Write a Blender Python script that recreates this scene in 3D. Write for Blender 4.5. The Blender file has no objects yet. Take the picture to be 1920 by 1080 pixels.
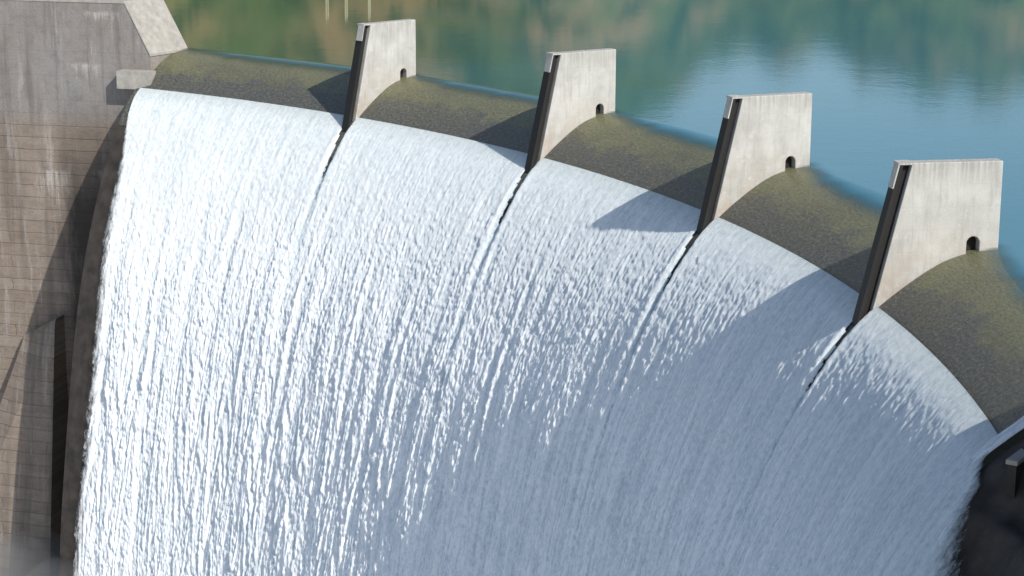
import bpy, math, numpy as np
from mathutils import Vector, Matrix
sc=bpy.context.scene
R0=117.338; DTH=0.207
PIERS=[-0.414,-0.207,0.0,0.207]
TH_L=-0.642; TH_R=0.405
SUN_AZ=1.25; SUN_EL=0.685

# ------------------------------------------------ helpers
rng=np.random.default_rng(7)
TAB=rng.random((16,256,256))
def vn(x,y,seed=0):
    T=TAB[seed%16]
    xi=np.floor(x).astype(np.int64); yi=np.floor(y).astype(np.int64)
    fx=x-xi; fy=y-yi
    fx=fx*fx*(3-2*fx); fy=fy*fy*(3-2*fy)
    x0=xi%256;x1=(xi+1)%256;y0=yi%256;y1=(yi+1)%256
    return (T[x0,y0]*(1-fx)+T[x1,y0]*fx)*(1-fy)+(T[x0,y1]*(1-fx)+T[x1,y1]*fx)*fy
def sstep(a,b,x):
    t=np.clip((x-a)/(b-a),0,1); return t*t*(3-2*t)

def link(ob):
    sc.collection.objects.link(ob); return ob
def mesh_obj(name,verts,faces,mat=None,smooth=False):
    me=bpy.data.meshes.new(name); me.from_pydata([tuple(v) for v in verts],[],faces); me.update()
    if smooth: me.polygons.foreach_set('use_smooth',[True]*len(me.polygons))
    ob=bpy.data.objects.new(name,me)
    if mat: me.materials.append(mat)
    return link(ob)
def grid_mesh(name,P,mask=None,mat=None,attrs=None,smooth=True,uv=None):
    nu,nv=P.shape[:2]
    idx=np.arange(nu*nv).reshape(nu,nv)
    q=np.stack([idx[:-1,:-1],idx[:-1,1:],idx[1:,1:],idx[1:,:-1]],-1)
    if mask is not None: q=q[mask]
    q=q.reshape(-1,4)
    me=bpy.data.meshes.new(name)
    me.vertices.add(nu*nv); me.vertices.foreach_set('co',P.reshape(-1).astype(np.float32))
    me.loops.add(q.size); me.loops.foreach_set('vertex_index',q.reshape(-1).astype(np.int32))
    me.polygons.add(len(q)); me.polygons.foreach_set('loop_start',(np.arange(len(q))*4).astype(np.int32))
    try: me.polygons.foreach_set('loop_total',np.full(len(q),4,dtype=np.int32))
    except Exception: pass
    me.update(calc_edges=True)
    me.polygons.foreach_set('use_smooth',np.full(len(q),smooth,dtype=bool))
    for k,v in (attrs or {}).items():
        a=me.attributes.new(k,'FLOAT','POINT'); a.data.foreach_set('value',v.reshape(-1).astype(np.float32))
    for k,v in (uv or {}).items():
        a=me.attributes.new(k,'FLOAT_VECTOR','POINT'); a.data.foreach_set('vector',v.reshape(-1).astype(np.float32))
    me.update(); me.validate()
    ob=bpy.data.objects.new(name,me)
    if mat: me.materials.append(mat)
    return link(ob)

class NT:
    def __init__(s,name):
        s.m=bpy.data.materials.new(name); s.m.use_nodes=True; s.t=s.m.node_tree; s.t.nodes.clear()
        s.out=s.t.nodes.new('ShaderNodeOutputMaterial')
    def n(s,typ,props=None,**ins):
        nd=s.t.nodes.new(typ)
        for k,v in (props or {}).items(): setattr(nd,k,v)
        for k,v in ins.items():
            k2=k.replace('_',' ')
            sock=nd.inputs[int(k[1:])] if (k[0]=='i' and k[1:].isdigit()) else nd.inputs[k2]
            if isinstance(v,bpy.types.NodeSocket): s.t.links.new(v,sock)
            else: sock.default_value=v
        return nd
    def mix(s,f,a,b,blend='MIX'):
        nd=s.n('ShaderNodeMix',{'data_type':'RGBA','blend_type':blend})
        for i,v in ((0,f),(6,a),(7,b)):
            if isinstance(v,bpy.types.NodeSocket): s.t.links.new(v,nd.inputs[i])
            else: nd.inputs[i].default_value=(v if i==0 else (*v,1) if len(v)==3 else v)
        return nd.outputs[2]
    def math(s,op,a,b=0.0,c=None,clamp=False):
        nd=s.n('ShaderNodeMath',{'operation':op,'use_clamp':clamp},i0=a,i1=b)
        if c is not None:
            if isinstance(c,bpy.types.NodeSocket): s.t.links.new(c,nd.inputs[2])
            else: nd.inputs[2].default_value=c
        return nd.outputs[0]
    def ramp(s,f,stops):
        nd=s.n('ShaderNodeValToRGB',Fac=f); cr=nd.color_ramp
        while len(cr.elements)<len(stops): cr.elements.new(0.5)
        for e,(p,c) in zip(cr.elements,stops):
            e.position=p; e.color=(c,c,c,1) if isinstance(c,(int,float)) else (*c,1)
        return nd.outputs[0]
    def mr(s,v,a,b,c=0.0,d=1.0):
        return s.n('ShaderNodeMapRange',Value=v,i1=float(a),i2=float(b),i3=float(c),i4=float(d)).outputs[0]
    def noise(s,vec,scale,detail=4,rough=.55,dist=0):
        return s.n('ShaderNodeTexNoise',Vector=vec,Scale=scale,Detail=detail,Roughness=rough,Distortion=dist).outputs[0]
    def mapping(s,vec,scale=(1,1,1),loc=(0,0,0)):
        return s.n('ShaderNodeMapping',Vector=vec,Scale=scale,Location=loc).outputs[0]
    def obj(s): return s.n('ShaderNodeTexCoord').outputs['Object']
    def attr(s,name,o='Fac'): return s.n('ShaderNodeAttribute',{'attribute_name':name}).outputs[o]
    def bump(s,h,strength=.3,dist=.1):
        return s.n('ShaderNodeBump',Height=h,Strength=strength,Distance=dist).outputs[0]
    def finish(s,sock): s.t.links.new(sock,s.out.inputs[0]); return s.m

# ------------------------------------------------ materials
def mat_pier():
    t=NT('pier_concrete'); o=t.obj()
    rnd=t.n('ShaderNodeObjectInfo').outputs['Random']
    off=t.n('ShaderNodeCombineXYZ',X=t.math('MULTIPLY',rnd,40.0),Y=t.math('MULTIPLY',rnd,17.0)).outputs[0]
    ov=t.n('ShaderNodeVectorMath',{'operation':'ADD'},i0=o,i1=off).outputs[0]
    big=t.noise(ov,.55,6,.6); fine=t.noise(ov,9,4,.6)
    streak=t.noise(t.mapping(ov,(2.2,2.2,.28)),1.6,5,.6)
    c=t.mix(t.ramp(big,[(.3,0),(.7,1)]),(.37,.36,.33),(.53,.52,.485))
    c=t.mix(t.math('MULTIPLY',t.ramp(streak,[(.5,0),(.72,1)]),.5),c,(.27,.26,.235))
    c=t.mix(t.math('MULTIPLY',t.ramp(fine,[(.35,0),(.75,1)]),.25),c,(.58,.57,.54))
    sep=t.n('ShaderNodeSeparateXYZ',Vector=o)
    low=t.mr(sep.outputs[2],1.8,-3.0)
    rust=t.math('MULTIPLY',low,t.ramp(t.noise(ov,.9,5,.65),[(.40,0),(.60,1)]))
    c=t.mix(t.math('MULTIPLY',rust,.6),c,(.38,.29,.21))
    c=t.mix(t.math('MULTIPLY',t.ramp(t.noise(ov,1.7,6,.7),[(.60,0),(.66,1)]),.35),c,(.62,.60,.57))
    top=t.mr(sep.outputs[2],3.4,5.0)
    drip=t.math('MULTIPLY',top,t.ramp(t.noise(t.mapping(ov,(5,5,.2)),1.2,3),[(.42,0),(.6,1)]))
    c=t.mix(t.math('MULTIPLY',drip,.45),c,(.2,.19,.17))
    w=t.math('FRACT',t.math('MULTIPLY',sep.outputs[2],.8)); ln=t.ramp(w,[(0,1),(.03,0)])
    c=t.mix(t.math('MULTIPLY',ln,.18),c,(.2,.19,.17))
    p=t.n('ShaderNodeBsdfPrincipled',Base_Color=c,Roughness=.85,Normal=t.bump(fine,.3,.04))
    return t.finish(p.outputs[0])
def mat_simple(name,col,rough=.6,metal=0,ns=4,amt=.4):
    t=NT(name); o=t.obj(); n=t.noise(o,ns,5,.6)
    c=t.mix(t.ramp(n,[(.3,0),(.7,1)]),tuple(x*(1-amt) for x in col),col)
    p=t.n('ShaderNodeBsdfPrincipled',Base_Color=c,Roughness=rough,Metallic=metal,Normal=t.bump(n,.3,.03))
    return t.finish(p.outputs[0])
def mat_wall():
    t=NT('old_stained_concrete'); o=t.obj(); sep=t.n('ShaderNodeSeparateXYZ',Vector=o)
    xz0=t.n('ShaderNodeCombineXYZ',X=sep.outputs[0],Y=sep.outputs[2]).outputs[0]
    wn=t.n('ShaderNodeTexNoise',Vector=xz0,Scale=.9,Detail=4.0).outputs[1]
    off=t.n('ShaderNodeVectorMath',{'operation':'MULTIPLY_ADD'},i0=wn,i1=(.9,.26,0),i2=xz0).outputs[0]
    xz=xz0
    br=t.n('ShaderNodeTexBrick',{'offset':.37},Vector=off,Scale=1.0,Color1=(.215,.17,.132,1),Color2=(.285,.236,.19,1),Mortar=(.105,.082,.066,1),Mortar_Size=.07,Mortar_Smooth=1.0,Brick_Width=41.0,Row_Height=1.2)
    big=t.noise(xz,.16,6,.65); med=t.noise(xz,.8,6,.65); fine=t.noise(xz,5,5,.7)
    rowv=t.noise(t.mapping(xz,(.16,1.3,1)),1,5,.7)
    blot=t.noise(t.mapping(xz,(.5,1.2,1)),1,6,.75)
    low=t.mix(t.math('MULTIPLY',t.ramp(rowv,[(.4,0),(.62,1)]),.45),br.outputs[0],(.34,.285,.235))
    low=t.mix(t.math('MULTIPLY',t.ramp(blot,[(.5,0),(.62,1)]),.45),low,(.15,.12,.10))
    band=t.math('FRACT',t.math('MULTIPLY',sep.outputs[2],.42)); ln=t.ramp(band,[(0,1),(.04,0)])
    up=t.mix(t.ramp(med,[(.3,0),(.7,1)]),(.19,.182,.176),(.33,.317,.306)); up=t.mix(t.math('MULTIPLY',ln,.4),up,(.12,.11,.10))
    hz=t.math('ADD',sep.outputs[2],t.math('MULTIPLY',big,2.0))
    h=t.mr(hz,-4.6,-6.6)
    c=t.mix(h,up,low)
    c=t.mix(t.math('MULTIPLY',t.ramp(big,[(.38,0),(.62,1)]),.35),c,(.24,.18,.14))
    c=t.mix(t.math('MULTIPLY',t.ramp(med,[(.5,0),(.7,1)]),.35),c,(.13,.11,.095))
    st=t.noise(t.mapping(xz,(.75,.05,1)),1.0,6,.62)
    c=t.mix(t.math('MULTIPLY',t.ramp(st,[(.50,0),(.64,1)]),.5),c,(.10,.086,.076))
    st2=t.noise(t.mapping(xz,(.9,.09,1),(7,3,0)),.8,6,.75)
    c=t.mix(t.math('MULTIPLY',t.ramp(st2,[(.54,0),(.66,1)]),.55),c,(.45,.42,.385))
    for zz,x0,x1,L in ((-1.2,-9,-4.6,1.2),(3.9,-7.4,-2.9,.9),(-11.8,-12.6,-8.6,4.0),(-11.6,-7.2,-1.5,1.8)):
        nz_=t.math('SUBTRACT',t.noise(t.mapping(xz,(1.7,.14,1)),1,6,.8),.54)
        zr=t.mr(t.math('ADD',sep.outputs[2],t.math('MULTIPLY',nz_,L*7.0)),zz-L,zz)
        cut=t.mr(t.math('ADD',sep.outputs[2],t.math('MULTIPLY',med,.8)),zz+.3,zz+.6,1,0)
        xn=t.math('ADD',sep.outputs[0],t.math('MULTIPLY',t.math('SUBTRACT',med,.5),5.0))
        xr=t.math('MULTIPLY',t.mr(xn,x0,x0+1.4),t.mr(xn,x1-1.4,x1,1,0))
        f=t.math('MULTIPLY',t.math('MULTIPLY',zr,cut),xr)
        c=t.mix(t.math('MULTIPLY',f,.75),c,(.50,.47,.43))
    c=t.mix(t.math('MULTIPLY',t.ramp(fine,[(.4,0),(.75,1)]),.4),c,(.12,.10,.088))
    # shadow beside the falling water, painted into the wall colour
    shade_x=t.mr(t.math('ADD',sep.outputs[0],t.math('MULTIPLY',t.math('SUBTRACT',t.noise(t.mapping(xz,(.6,.12,1)),1,5,.7),.5),5.0)),-11.0,-8.5)
    shade_z=t.mr(t.math('ADD',sep.outputs[2],t.math('MULTIPLY',big,8.0)),0.0,-11.0)
    c=t.mix(t.math('MULTIPLY',t.math('MULTIPLY',shade_x,shade_z),.88),c,(.018,.015,.014))
    hh=t.math('ADD',t.math('MULTIPLY',fine,.4),t.math('MULTIPLY',med,1.0))
    hh=t.math('SUBTRACT',hh,t.math('MULTIPLY',t.math('MULTIPLY',br.outputs[1],h),.5))
    p=t.n('ShaderNodeBsdfPrincipled',Base_Color=c,Roughness=.9,Normal=t.bump(hh,.5,.12))
    return t.finish(p.outputs[0])
def mat_crest():
    t=NT('wet_mossy_concrete'); uv=t.attr('flow','Vector')
    sep=t.n('ShaderNodeSeparateXYZ',Vector=uv)
    big=t.noise(t.mapping(uv,(.16,.4,1)),1,6,.65)
    st=t.noise(t.mapping(uv,(1.6,.22,1)),1.3,6,.65)
    fine=t.noise(t.mapping(uv,(2.4,4.4,1)),1.4,5,.8)
    e=t.math('ADD',sep.outputs[1],t.math('MULTIPLY',t.math('SUBTRACT',t.noise(t.mapping(uv,(.45,.8,1)),1,6,.7),.5),6.0))
    f=t.mr(e,7.4,8.8)
    c=t.mix(f,(.082,.085,.082),(.170,.168,.085))
    c=t.mix(t.math('MULTIPLY',t.ramp(big,[(.4,0),(.65,1)]),.6),c,(.105,.098,.064))
    c=t.mix(t.math('MULTIPLY',t.ramp(st,[(.45,0),(.7,1)]),.25),c,(.19,.19,.115))
    c=t.mix(t.math('MULTIPLY',t.ramp(fine,[(.50,0),(.64,1)]),.45),c,(.30,.30,.255))
    c=t.mix(t.math('MULTIPLY',t.ramp(fine,[(.36,1),(.47,0)]),.6),c,(.034,.037,.031))
    h=t.math('ADD',t.math('MULTIPLY',fine,1.0),t.math('MULTIPLY',st,.2))
    p=t.n('ShaderNodeBsdfPrincipled',Base_Color=c,Roughness=.32,IOR=1.33,Normal=t.bump(h,.9,.12))
    return t.finish(p.outputs[0])
def mat_fall(side=False):
    t=NT('white_water'); uv=t.attr('flow','Vector'); hgt=t.attr('hgt'); al=t.attr('alpha')
    sep=t.n('ShaderNodeSeparateXYZ',Vector=uv)
    fine=t.noise(t.mapping(uv,(3.8,2.6,1)),1,5,.8)
    froth=t.noise(t.mapping(uv,(1.3,.55,1)),1,6,.8)
    thin=t.noise(t.mapping(uv,(5.5,.30,1)),1,5,.7)
    streak=t.noise(t.mapping(uv,(1.7,.085,1)),1,6,.7)
    broad=t.noise(t.mapping(uv,(.55,.03,1)),1,4,.6)
    deep=t.mr(sep.outputs[1],4,22)
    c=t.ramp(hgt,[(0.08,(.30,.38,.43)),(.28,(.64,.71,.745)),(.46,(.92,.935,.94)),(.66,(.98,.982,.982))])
    c=t.mix(t.math('MULTIPLY',t.ramp(streak,[(.44,0),(.60,1)]),t.mr(deep,0,1,.30,.55)),c,(.38,.47,.53))
    c=t.mix(t.math('MULTIPLY',t.ramp(thin,[(.46,0),(.64,1)]),.45),c,(.48,.56,.60))
    c=t.mix(t.math('MULTIPLY',t.ramp(broad,[(.45,0),(.65,1)]),.20),c,(.52,.60,.64))
    c=t.mix(t.math('MULTIPLY',t.math('MULTIPLY',t.ramp(froth,[(.50,0),(.62,1)]),deep),.65),c,(.98,.985,.985))
    c=t.mix(t.math('MULTIPLY',t.ramp(fine,[(.50,0),(.62,1)]),.6),c,(.98,.985,.985))
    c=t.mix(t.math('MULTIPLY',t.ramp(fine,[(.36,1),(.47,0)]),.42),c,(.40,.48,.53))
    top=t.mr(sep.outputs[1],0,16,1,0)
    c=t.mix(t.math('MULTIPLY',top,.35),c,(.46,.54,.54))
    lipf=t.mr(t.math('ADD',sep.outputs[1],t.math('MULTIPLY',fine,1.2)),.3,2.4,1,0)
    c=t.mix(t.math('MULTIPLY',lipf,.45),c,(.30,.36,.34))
    h=t.math('ADD',t.math('ADD',fine,t.math('MULTIPLY',streak,.4)),t.math('MULTIPLY',thin,-.7))
    b=t.bump(h,.6,.15)
    nb=t.n('ShaderNodeVectorMath',{'operation':'ADD'},i0=b,i1=(0,0,.5)).outputs[0]
    nb=t.n('ShaderNodeVectorMath',{'operation':'NORMALIZE'},i0=nb).outputs[0]
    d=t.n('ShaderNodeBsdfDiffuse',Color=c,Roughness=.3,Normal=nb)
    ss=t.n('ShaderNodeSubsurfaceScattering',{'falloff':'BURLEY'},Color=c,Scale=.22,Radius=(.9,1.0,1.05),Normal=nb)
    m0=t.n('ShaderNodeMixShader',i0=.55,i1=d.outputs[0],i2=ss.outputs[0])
    wis=t.noise(t.mapping(uv,(2.2,.8,1)),1,6,.8)
    aa=t.math('ADD',al,t.math('MULTIPLY',t.math('SUBTRACT',wis,.5),1.6))
    aa=t.mr(aa,.15,.85)
    aa=t.math('MAXIMUM',aa,t.math('GREATER_THAN',al,.985))
    tr=t.n('ShaderNodeBsdfTransparent')
    fin=t.n('ShaderNodeMixShader',i0=aa,i1=tr.outputs[0],i2=m0.outputs[0])
    return t.finish(fin.outputs[0])
def mat_lake():
    t=NT('lake_water'); o=t.obj(); cov=t.attr('cover')
    r1=t.noise(t.mapping(o,(1,1,1)),1.6,4,.6); r2=t.noise(o,.25,3,.5); r3=t.noise(o,6,3,.6)
    h=t.math('ADD',t.math('ADD',t.math('MULTIPLY',r1,.5),t.math('MULTIPLY',r2,1.0)),t.math('MULTIPLY',r3,.12))
    sep=t.n('ShaderNodeSeparateXYZ',Vector=o)
    yy=t.math('ADD',sep.outputs[1],t.math('MULTIPLY',sep.outputs[0],.35))
    yy=t.math('ADD',yy,t.math('MULTIPLY',t.math('SUBTRACT',t.noise(o,.03,4,.5),.5),50.0))
    gg=t.n('ShaderNodeMapRange',{'interpolation_type':'SMOOTHSTEP'},Value=yy,i1=88.0,i2=134.0,i3=0.0,i4=1.0).outputs[0]
    col=t.mix(gg,(.055,.110,.075),(.038,.160,.205))  # hill-green and sky-blue reflection tints put into the water colour
    p=t.n('ShaderNodeBsdfPrincipled',Base_Color=col,Roughness=.02,IOR=1.333,Normal=t.bump(h,.10,.10))
    tr=t.n('ShaderNodeBsdfTransparent')
    mx=t.n('ShaderNodeMixShader',i0=cov,i1=tr.outputs[0],i2=p.outputs[0])
    return t.finish(mx.outputs[0])
def mat_hill():
    t=NT('hill_vegetation'); o=t.obj()
    n=t.noise(o,.022,5,.6); n2=t.noise(o,.12,6,.7)
    c=t.mix(t.ramp(n,[(.50,0),(.60,1)]),(.075,.105,.022),(.28,.18,.085))
    c=t.mix(t.ramp(n2,[(.47,0),(.56,1)]),c,(.024,.046,.008))
    p=t.n('ShaderNodeBsdfPrincipled',Base_Color=c,Roughness=.9)
    return t.finish(p.outputs[0])
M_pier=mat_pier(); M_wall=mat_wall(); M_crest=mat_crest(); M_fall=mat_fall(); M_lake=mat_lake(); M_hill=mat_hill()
M_dark=mat_simple('steel_and_shade_black',(.012,.011,.010),.7,0); M_face=mat_simple('shade_dark_concrete',(.060,.048,.040),.8,0,.8,.7)  # near-black for steel and recess darkness; dam-face shade darkened into the concrete
M_cope=mat_simple('coping_concrete',(.42,.395,.355),.85,0,1.4,.35)
M_rock=mat_simple('brown_rock',(.27,.17,.10),.9,0,.6,.6)
M_gravel=mat_simple('bounce_pale_gravel',(.42,.40,.36),.9,0,.2,.3)
M_white=mat_simple('pale_paint',(.55,.48,.30),.6,0,2,.1)
M_river=mat_simple('pool_bounce_foam',(.86,.88,.89),.5,0,.1,.08)  # kept near white to bounce light onto the shaded falls
tm=NT('spray_mist'); vs=tm.n('ShaderNodeVolumeScatter',Color=(.95,.97,1,1),Density=.026,Anisotropy=.1)
tm.t.links.new(vs.outputs[0],tm.out.inputs['Volume']); M_mist=tm.m

# ------------------------------------------------ crest + dam body profile
prof=[(30,-12),(22,-5.5),(18,-2.6),(15.5,-1.1),(14,-.35),(13.2,-.08),(12.5,0),(11.6,-.06),(10.6,-.24),(9.6,-.58),(8.6,-1.12),(7.6,-1.78),(6.7,-2.44),(5.9,-3.08),(5.2,-3.68),(4.5,-4.45),(3.4,-6.0),(1.9,-8.5),(.6,-11.2),(-.6,-14.2),(-1.7,-17.2),(-2.7,-20.5),(-4.0,-26),(-5.6,-35),(-7.2,-46),(-8.6,-62)]
pa=np.array(prof,float)
def catmull(P,k=8):
    out=[]
    for i in range(len(P)-1):
        p0=P[max(i-1,0)];p1=P[i];p2=P[i+1];p3=P[min(i+2,len(P)-1)]
        for j in range(k):
            t=j/k; out.append(.5*((2*p1)+(-p0+p2)*t+(2*p0-5*p1+4*p2-p3)*t*t+(-p0+3*p1-3*p2+p3)*t**3))
    out.append(P[-1]); return np.array(out)
PF=catmull(pa,8)
def z_of_s(s):
    o=np.argsort(PF[:,0]); return np.interp(s,PF[o,0],PF[o,1])
def polar(th,r,z):
    th,r,z=np.broadcast_arrays(th,r,z); return np.stack([r*np.sin(th),r*np.cos(th),z],-1)

th=np.linspace(TH_L-.004,TH_R,500)
cr=PF[PF[:,0]>3.2]
S,T=np.meshgrid(cr[:,0],th)
Zc=z_of_s(S)
P=polar(T,R0+S,Zc)
flow=np.stack([T*R0,S,np.zeros_like(S)],-1)
spill=bpy.data.objects.new('dam_spillway',None); link(spill)
o=grid_mesh('crest',P,mat=M_crest,uv={'flow':flow}); o.parent=spill
th2=np.linspace(TH_L-.004,TH_R+.5,300)
bd=PF[PF[:,0]<=3.3]
S,T=np.meshgrid(bd[:,0],th2); Z=np.broadcast_to(bd[:,1],S.shape)
back=2.4*sstep(TH_R+.01,TH_R+.05,T)
o=grid_mesh('downstream_face',polar(T,R0+S+back,Z),mat=M_face); o.parent=spill
sh=PF[(PF[:,0]<=9.5)&(PF[:,0]>=3.2)]
S,T=np.meshgrid(sh[:,0],np.linspace(TH_R+.006,TH_R+.5,120)); Z=np.broadcast_to(sh[:,1],S.shape)-(.35+1.3*sstep(TH_R+.01,TH_R+.05,T))*sstep(3.4,4.8,S)
back=2.4*sstep(TH_R+.01,TH_R+.05,T)
o=grid_mesh('shoulder',polar(T,R0+S+back,Z),mat=M_face); o.parent=spill

# ------------------------------------------------ falling water
du=.09
U=np.arange((TH_L)*R0,(TH_R+.125)*R0+.01,du*R0/122)
UR=TH_R*R0
lip=PF[(PF[:,0]<=5.95)]
seg=np.r_[0,np.cumsum(np.hypot(*np.diff(lip,axis=0).T))]
V=np.concatenate([np.arange(0,14,.085),np.arange(14,seg[-1],.12)])
ls=np.interp(V,seg,lip[:,0]); lz=np.interp(V,seg,lip[:,1])
ds=np.gradient(ls,V); dz=np.gradient(lz,V); ln=np.hypot(ds,dz); ns=dz/ln; nz=-ds/ln
UU,VV=np.meshgrid(U,V,indexing='ij')
w=UU+1.1*(vn(UU*.11,VV*.045,1)-.5)+.4*(vn(UU*.5,VV*.12,2)-.5)
col1=vn(w/1.3+9,VV/24,3); col2=vn(w/.55+31,VV/9,4); col3=vn(w/4.2+3,VV/30,5)
colr=1-np.abs(2*col1-1)
def drip(per_u,len_v,seed,jit):
    off=vn(w/per_u+seed*7,VV/(len_v*7),seed)*jit
    phs=VV/len_v+off+ .7*vn(w/(per_u*.4),VV/len_v,seed+1)
    fr=phs-np.floor(phs)
    prof_=fr**1.2*(1-sstep(.78,1.0,fr))
    rnd=vn(w/per_u+seed*13,np.floor(phs)+.0*VV,seed+2)
    return prof_*(.2+1.1*rnd)
d0=drip(1.1,4.6,2,7.0); d1=drip(.62,2.4,6,6.0); d2=drip(.36,1.2,8,8.0); d3=drip(.24,.65,11,8.0)
fine=vn(w/.28,VV/.36,10); fine2=vn(w/.19+5,VV/.22,11); fine3=vn(w/.3+50,VV/.24,12); thin=vn(w/.22+77,VV/3.0,13)
a=sstep(1.0,22,VV); b=sstep(0,5,VV); fade=1-.4*sstep(28,52,VV); lowm=sstep(14,34,VV)
H=.10+ a*(.24*col3+.15*(colr-.3)+.08*col2)*fade + lowm*.28*d0*fade+ (.08+.92*a)*(.10*d1+.09*d2+.07*d3)*(1-.3*lowm)*(.5+.7*colr) + b*(.05+.04*a)*fine + .03*fine2*b + (.012+.025*b)*fine3+.05*b*thin
Hn=.16*col2*(.4+.6*a)+.18*colr*a+(.3+.7*a)*((.50-.15*lowm)*d1+(.55-.15*lowm)*d2+.40*d3+.70*lowm*d0)*.66+.20*fine+.18*fine2+.16*thin-.03+.13*(1-a)
g=np.zeros_like(UU)
gapm=np.zeros_like(UU,bool)
for p in PIERS:
    x=(UU-p*R0)
    wid=.22+.012*VV
    dep=.32*np.exp(-VV/13.)*sstep(-.5,1.5,VV)
    g-=dep*np.exp(-(x/wid)**2)
    rid=.14*np.exp(-VV/12.)*sstep(0,4,VV)
    g+=rid*np.exp(-((x+.62+.02*VV)/.3)**2)*.9+rid*np.exp(-((x-.6-.02*VV)/.26)**2)*.5
    Hn-=.65*np.exp(-VV/24.)*np.exp(-(x/(wid*.8))**2)*(.6+.8*fine)
    Hn+=.2*np.exp(-VV/14.)*np.exp(-((x+.62+.02*VV)/.3)**2)
    gapm|=(np.abs(x+.10*(vn(VV*1.6,VV*0,3)-.5)+.08*(vn(VV*4,VV*0,4)-.5))<np.clip(.38-.055*VV,0,1))&(VV<6.2)
H=np.maximum(H+g,-.02)
limL=1.9*sstep(0,30,VV)+1.9*sstep(0,10,VV)-.9*sstep(24,48,VV)
limR=UR+2.0*sstep(0,2.5,VV)+12.0*sstep(.5,15,VV)
ramp14=sstep(0,14,VV)
eL=(UU-U[0])<limL-1.2*ramp14
eR=UU>limR+.2
alpha=np.minimum(np.clip((UU-U[0]-limL+1.2*ramp14)/(.02+1.4*ramp14),0,1),np.clip((limR+.1-UU)/(.02+1.0*sstep(0,2,VV)+6.5*sstep(1,14,VV)),0,1))
kill=eL|eR|gapm
sgn=-1 if ns.mean()>0 else 1
Sg=ls[None,:]+sgn*ns[None,:]*H; Zg=lz[None,:]+np.abs(nz)[None,:]*H
P=polar(UU/R0,R0+Sg+1.6*sstep(UR,UR+8,UU),Zg)
mask=~(kill[:-1,:-1]|kill[1:,1:])
flow=np.stack([UU,VV,np.zeros_like(UU)],-1)
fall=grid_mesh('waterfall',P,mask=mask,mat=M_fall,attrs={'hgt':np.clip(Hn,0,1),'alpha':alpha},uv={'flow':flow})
ss=np.linspace(4.6,9.6,90); tt_=np.linspace(0,1,16)
SS,TT=np.meshgrid(ss,tt_); 
hh=.05+.3*np.sin(np.pi*TT)*(.4+.9*vn(SS*2.2,TT*4,3))*sstep(9.6,8.0,SS)
P2=polar(TH_R-.0025+.0075*TT,R0+SS,z_of_s(SS)+hh)
sp=grid_mesh('end_wall_splash',P2,mat=M_fall,attrs={'hgt':.4+.6*vn(SS*4,TT*6,4),'alpha':np.ones_like(SS)},uv={'flow':np.stack([TT*2,12+SS,0*SS],-1)}); sp.parent=fall

# ------------------------------------------------ piers
import bmesh
def prism(pts,t0,t1,name,mat):
    n=len(pts); v=[(t0,s,z) for s,z in pts]+[(t1,s,z) for s,z in pts]
    f=[tuple(range(n))[::-1],tuple(range(n,2*n))]+[(i,(i+1)%n,(i+1)%n+n,i+n) for i in range(n)]
    ob=mesh_obj(name,v,f,mat)
    bm=bmesh.new(); bm.from_mesh(ob.data); bmesh.ops.triangulate(bm,faces=[q for q in bm.faces if len(q.verts)>4]); bmesh.ops.recalc_face_normals(bm,faces=bm.faces); bm.to_mesh(ob.data); bm.free()
    return ob
def make_pier(i,thp):
    root=bpy.data.objects.new('spillway_pier',None); link(root)
    base=[(s,float(z_of_s(s))-.4) for s in np.linspace(5.45,12.717,14)]
    na,nb=10.85,11.6
    arch=[(na,-.5),(na,.42)]+[(.5*(na+nb)-.375*math.cos(a_),.42+.375*math.sin(a_)) for a_ in np.linspace(.3,math.pi-.3,6)]+[(nb,.42),(nb,-.5)]
    lo=[p for p in base if p[0]<na-.05]; hi=[p for p in base if p[0]>nb+.05]
    pts=lo+arch+hi+[(12.717,5.0),(7.50,5.0)]
    slab=prism(pts,-.45,.45,'slab',M_pier)
    bv=slab.modifiers.new('b','BEVEL'); bv.width=.05; bv.segments=2; bv.limit_method='ANGLE'
    plug=prism([(na-.1,-.6),(na-.1,1.0),(nb+.1,1.0),(nb+.1,-.6)],-.40,-.1,'opening_back',M_dark)  # black sheet standing in for the darkness inside the opening
    rec=prism([(5.40,-4.3),(7.56,4.85),(7.0,4.85),(4.84,-4.3)],-.36,.06,'stoplog_slot',M_dark)  # darkness of the recess put into its colour
    nose=prism([(4.86,-4.4),(7.02,4.9),(6.80,4.9),(4.64,-4.4)],-.44,.38,'nose_post',M_dark)
    cap=prism([(6.70,4.90),(6.70,5.03),(7.48,5.03),(7.48,4.90)],-.45,.45,'cap',M_pier)
    edge=prism([(6.78,4.895),(6.70,4.895),(6.40,3.6),(6.48,3.6)],-.30,.445,'guide_plate',M_pier)
    for ob in (slab,plug,rec,nose,cap,edge): ob.parent=root
    root.location=(R0*math.sin(thp),R0*math.cos(thp),0); root.rotation_euler=(0,0,-thp)
for i,p in enumerate(PIERS): make_pier(i,p)

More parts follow.
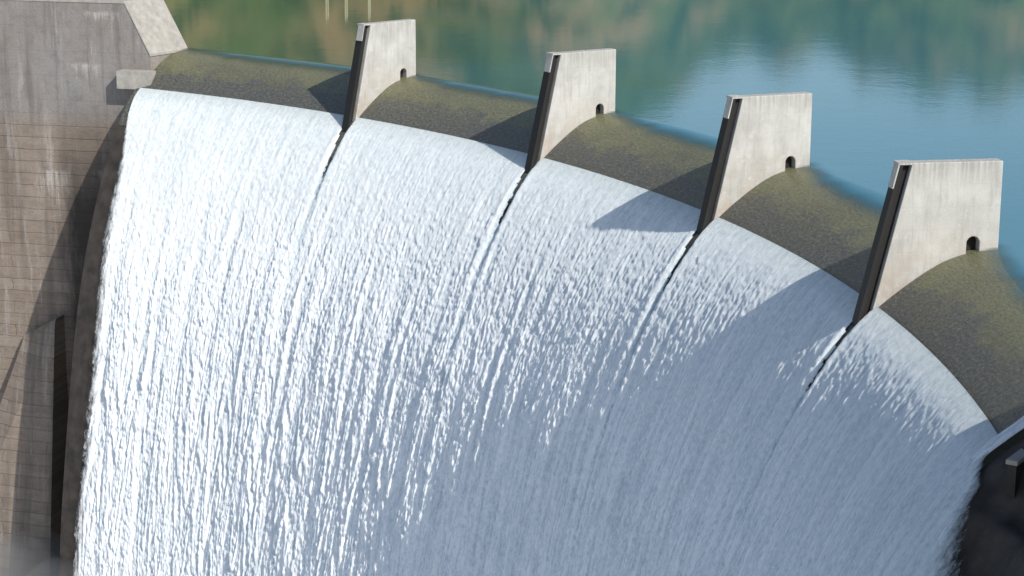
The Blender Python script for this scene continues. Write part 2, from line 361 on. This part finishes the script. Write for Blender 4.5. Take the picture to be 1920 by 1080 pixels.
# ------------------------------------------------ lake
def r_in(t):
    A=np.array([-74.7,99.9])+3.0*np.array([-.825,.565]); D=np.array([-.565,-.825])
    B=np.array([49.1,114.7])+3.0*np.array([.51,.86]); E=np.array([.86,-.51])
    d=np.array([math.sin(t),math.cos(t)])
    if TH_L-.012<=t<=TH_R+.012: return R0+8.5
    P0,DD=(A,D) if t<0 else (B,E)
    Mx=np.array([[d[0],-DD[0]],[d[1],-DD[1]]]); r,k=np.linalg.solve(Mx,P0)
    return r
ths=np.unique(np.concatenate([np.linspace(-1.15,TH_L-.012,30),np.linspace(TH_L-.0115,TH_R+.0115,420),np.linspace(TH_R+.013,.95,20)]))
kk=np.concatenate([np.linspace(0,9,70),np.geomspace(10,760,40)])
Pl=np.zeros((len(ths),len(kk),3)); cov=np.ones((len(ths),len(kk)))
for i,t in enumerate(ths):
    r0=r_in(t); r=r0+kk
    Pl[i,:,0]=r*math.sin(t);Pl[i,:,1]=r*math.cos(t)
    if TH_L-.012<=t<=TH_R+.012:
        s=r-R0
        zc=z_of_s(np.clip(s,3,30))
        z=np.where(s<12.5,zc+.07+.05*sstep(9,12.5,s),.12)
        Pl[i,:,2]=z
        dmin=min(abs(t-p) for p in PIERS+[TH_L,TH_R])*R0
        sb=12.9-2.0*(1-math.exp(-(dmin/4.0)**1.3))
        cov[i]=sstep(-1.3,1.1,s-sb+.5*(float(vn(np.array(t*R0*.8),np.array(0.),2))-.5))
    else: Pl[i,:,2]=.12
lake=grid_mesh('lake',Pl,mat=M_lake,attrs={'cover':cov})

# ------------------------------------------------ abutments (local x toward spillway)
def block(name,pts_front,pts_back,yb,mat):
    n=len(pts_front)
    v=[(x,0,z) for x,z in pts_front]+[(x,yb,z) for x,z in pts_back]
    f=[tuple(range(n)),tuple(range(n,2*n))[::-1]]+[(i,i+n,(i+1)%n+n,(i+1)%n) for i in range(n)]
    return mesh_obj(name,v,f,mat)
abL=bpy.data.objects.new('dam_abutment',None); link(abL)
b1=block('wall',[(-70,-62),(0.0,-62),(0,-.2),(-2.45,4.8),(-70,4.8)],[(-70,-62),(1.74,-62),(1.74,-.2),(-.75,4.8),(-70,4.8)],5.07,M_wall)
def strip(name,path_f,path_b,y0,y1,th_,mat):
    v=[];f=[]
    for (x,z) in path_f: v+= [(x,y0,z),(x,y0,z+th_)]
    n=len(path_f)
    for (x,z) in path_b: v+= [(x,y1,z),(x,y1,z+th_)]
    for i in range(n-1):
        a0=2*i;a1=2*i+1;b0=2*i+2;b1_=2*i+3;o_=2*n
        f+=[(a0,b0,b1_,a1),(a0+o_,a1+o_,b1_+o_,b0+o_),(a1,b1_,b1_+o_,a1+o_),(a0,a0+o_,b0+o_,b0)]
    f+=[(0,1,1+2*n,2*n),(2*n-2,4*n-2,4*n-1,2*n-1)]
    return mesh_obj(name,v,f,mat)
b2=strip('coping',[(-70,4.803),(-2.4,4.803),(.08,-.18)],[(-70,4.803),(-.7,4.803),(1.85,-.18)],-.05,5.12,.24,M_cope)
b3=block('ledge',[(-2.9,-3.2),(.6,-3.2),(.6,-1.5),(-2.9,-1.5)],[(-2.9,-3.2),(.6,-3.2),(.6,-1.5),(-2.9,-1.5)],1.35,M_cope); b3.location=(0,-1.35,0)
v=[(-10.2,-1.8,-26.3),(-14.4,-.5,-28.6),(-10.2,-2.2,-26.9),(-14.4,-1.0,-29.2),(-10.2,-7.5,-62),(-26,-6.5,-62),(-10.2,0,-62),(-26,0,-62),(-10.2,0,-26.3),(-14.4,0,-28.6)]
b4=mesh_obj('buttress',v,[(8,9,1,0),(0,1,3,2),(2,3,5,4),(8,0,2),(8,2,4,6),(9,7,5,3),(9,3,1),(4,5,7,6)],M_wall)
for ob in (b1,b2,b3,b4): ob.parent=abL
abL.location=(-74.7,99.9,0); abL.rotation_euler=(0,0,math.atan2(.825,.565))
abR=bpy.data.objects.new('dam_abutment',None); link(abR)
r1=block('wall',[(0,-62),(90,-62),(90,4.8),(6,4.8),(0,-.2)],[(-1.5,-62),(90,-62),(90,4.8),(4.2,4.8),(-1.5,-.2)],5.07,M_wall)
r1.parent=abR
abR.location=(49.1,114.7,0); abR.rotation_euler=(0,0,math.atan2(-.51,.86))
Minv=(Matrix.Translation((49.1,114.7,0))@Matrix.Rotation(math.atan2(-.51,.86),4,'Z')).inverted()
def rbox(name,x0,x1,y0,y1,z0,z1,mat):
    ob=mesh_obj(name,[(x,y,z) for x in (x0,x1) for y in (y0,y1) for z in (z0,z1)],[(0,1,3,2),(4,6,7,5),(0,4,5,1),(2,3,7,6),(1,5,7,3),(0,2,6,4)],mat)
    ob.parent=abR
    ob.matrix_local=Minv@Matrix.Translation((51.2,111.9,-3.0))@Matrix.Rotation(math.atan2(.81,-.58)-math.pi/2,4,'Z')
    return ob
rbox('ledge',0,.4,-.2,5.5,-2.9,-.2,M_face)  # shaded sides painted dark, sunlit top painted pale
rbox('ledge_top',-.06,.46,-.26,5.5,-.197,0,M_cope)

# ------------------------------------------------ terrain
n1,n2=300,70
tt=np.linspace(-1.9,.9,n1); kk2=np.linspace(0,1,n2)
TT,KK=np.meshgrid(tt,kk2,indexing='ij')
Cx,Cy=122.,62.
rr_=330+60*vn(TT*6,TT*0,3)+KK*300
topH=100+25*vn(TT*9+3,TT*0+2,5)-74*sstep(-1.19,-1.10,TT)+12*vn(TT*40,TT*0,7)+9*vn(TT*110,TT*0,8)
Zh=-3+topH*KK**.6+ 6*vn(TT*90,KK*26,6)*np.minimum(1,KK*6)+4*vn(TT*260,KK*60,7)*np.minimum(1,KK*12)
Ph=np.stack([Cx+rr_*np.sin(TT),Cy+rr_*np.cos(TT),Zh],-1)
hill=grid_mesh('hillside',Ph,mat=M_hill)
ground=mesh_obj('river_bed',[(-3000,-3000,-62.3),(3000,-3000,-62.3),(3000,3000,-62.3),(-3000,3000,-62.3)],[(0,1,2,3)],M_gravel)  # unseen ground, made pale to bounce light onto the falls
riv=mesh_obj('pool_bounce_sheet',[(-74,-120,-60),(140,-120,-60),(140,125,-60),(-74,125,-60)],[(0,1,2,3)],M_river)  # unseen white sheet, enlarged as a reflector for the falls
g=np.linspace(0,1,120); GX,GY=np.meshgrid(g,g,indexing='ij')
X=-104+34*GX; Y=60+40*GY
Zr=-62+12*np.exp(-(((X+88)/10)**2+((Y-80)/12)**2))+5*vn(X*.3,Y*.3,2)+2*vn(X*1.1,Y*1.1,3)+.9*vn(X*2.3,Y*2.3,4)+.5*vn(X*4,Y*4,5)
rock=grid_mesh('rock_outcrop',np.stack([X,Y,Zr],-1),mat=M_rock,smooth=False)
mist=bpy.data.objects.new('spray_mist',None); link(mist)
for k,(c,sc_) in enumerate((((-74,84,-55),(9,8,7)),((-70,86,-57),(15,10,11)),((-62,88,-56),(14,6,10)),((-82,77,-56),(12,10,6)),((-78,80,-58),(17,13,10.5)))):
    me=bpy.data.meshes.new('puff'); bm=bmesh.new(); bmesh.ops.create_icosphere(bm,subdivisions=4,radius=1)
    for q in bm.verts: q.co=Vector((c[0]+q.co.x*sc_[0],c[1]+q.co.y*sc_[1],c[2]+q.co.z*sc_[2]))
    bm.to_mesh(me); bm.free(); me.materials.append(M_mist)
    ob=link(bpy.data.objects.new('puff_%d'%k,me)); ob.parent=mist

# ------------------------------------------------ floating platform in the lake
fp=bpy.data.objects.new('floating_platform',None); link(fp)
def box(name,c,d,mat,parent):
    v=[(c[0]+sx*d[0]/2,c[1]+sy*d[1]/2,c[2]+sz*d[2]/2) for sx in(-1,1) for sy in(-1,1) for sz in(-1,1)]
    ob=mesh_obj(name,v,[(0,1,3,2),(4,6,7,5),(0,4,5,1),(2,3,7,6),(1,5,7,3),(0,2,6,4)],mat); ob.parent=parent; return ob
box('deck',(0,0,.35),(5.6,3,.25),M_white,fp)
for i,x in enumerate((-2.7,-.3,2.6)):
    for j,y in enumerate((-1.3,1.3)): box('post_%d%d'%(i,j),(x,y,2.0),(.16,.16,3.2),M_white,fp)
fp.location=(-128.5,135.6,0); fp.rotation_euler=(0,0,math.atan2(.934,.357))

# ------------------------------------------------ light, sky, camera
wd=bpy.data.worlds.new('World'); sc.world=wd; wd.use_nodes=True
nt=wd.node_tree; nt.nodes.clear()
sky=nt.nodes.new('ShaderNodeTexSky'); sky.sky_type='NISHITA'; sky.sun_disc=False; sky.sun_elevation=SUN_EL; sky.sun_rotation=SUN_AZ
bg=nt.nodes.new('ShaderNodeBackground'); bg.inputs[1].default_value=.135
ow=nt.nodes.new('ShaderNodeOutputWorld'); nt.links.new(sky.outputs[0],bg.inputs[0]); nt.links.new(bg.outputs[0],ow.inputs[0])
sl=bpy.data.lights.new('sun','SUN'); sl.energy=4.6; sl.angle=math.radians(.5); sl.color=(1,.955,.88)
so=link(bpy.data.objects.new('sun',sl))
sd=Vector((math.sin(SUN_AZ)*math.cos(SUN_EL),math.cos(SUN_AZ)*math.cos(SUN_EL),math.sin(SUN_EL)))
so.rotation_euler=sd.to_track_quat('Z','Y').to_euler(); so.location=(0,0,200)

cam=bpy.data.cameras.new('camera'); co=link(bpy.data.objects.new('camera',cam))
pan,tilt,roll=-1.206,.236,.004
fw=Vector((math.sin(pan)*math.cos(tilt),math.cos(pan)*math.cos(tilt),-math.sin(tilt)))
rt=Vector((math.cos(pan),-math.sin(pan),0)); up=rt.cross(fw)
r2=rt*math.cos(roll)+up*math.sin(roll); u2=-rt*math.sin(roll)+up*math.cos(roll)
Mc=Matrix((( r2.x,u2.x,-fw.x,122.328),(r2.y,u2.y,-fw.y,61.923),(r2.z,u2.z,-fw.z,24.672),(0,0,0,1)))
co.matrix_world=Mc
cam.sensor_width=36; cam.lens=36*math.exp(8.262)/1920; cam.clip_start=1; cam.clip_end=8000
sc.camera=co
sc.view_settings.view_transform='Standard'; sc.view_settings.look='None'; sc.view_settings.exposure=0
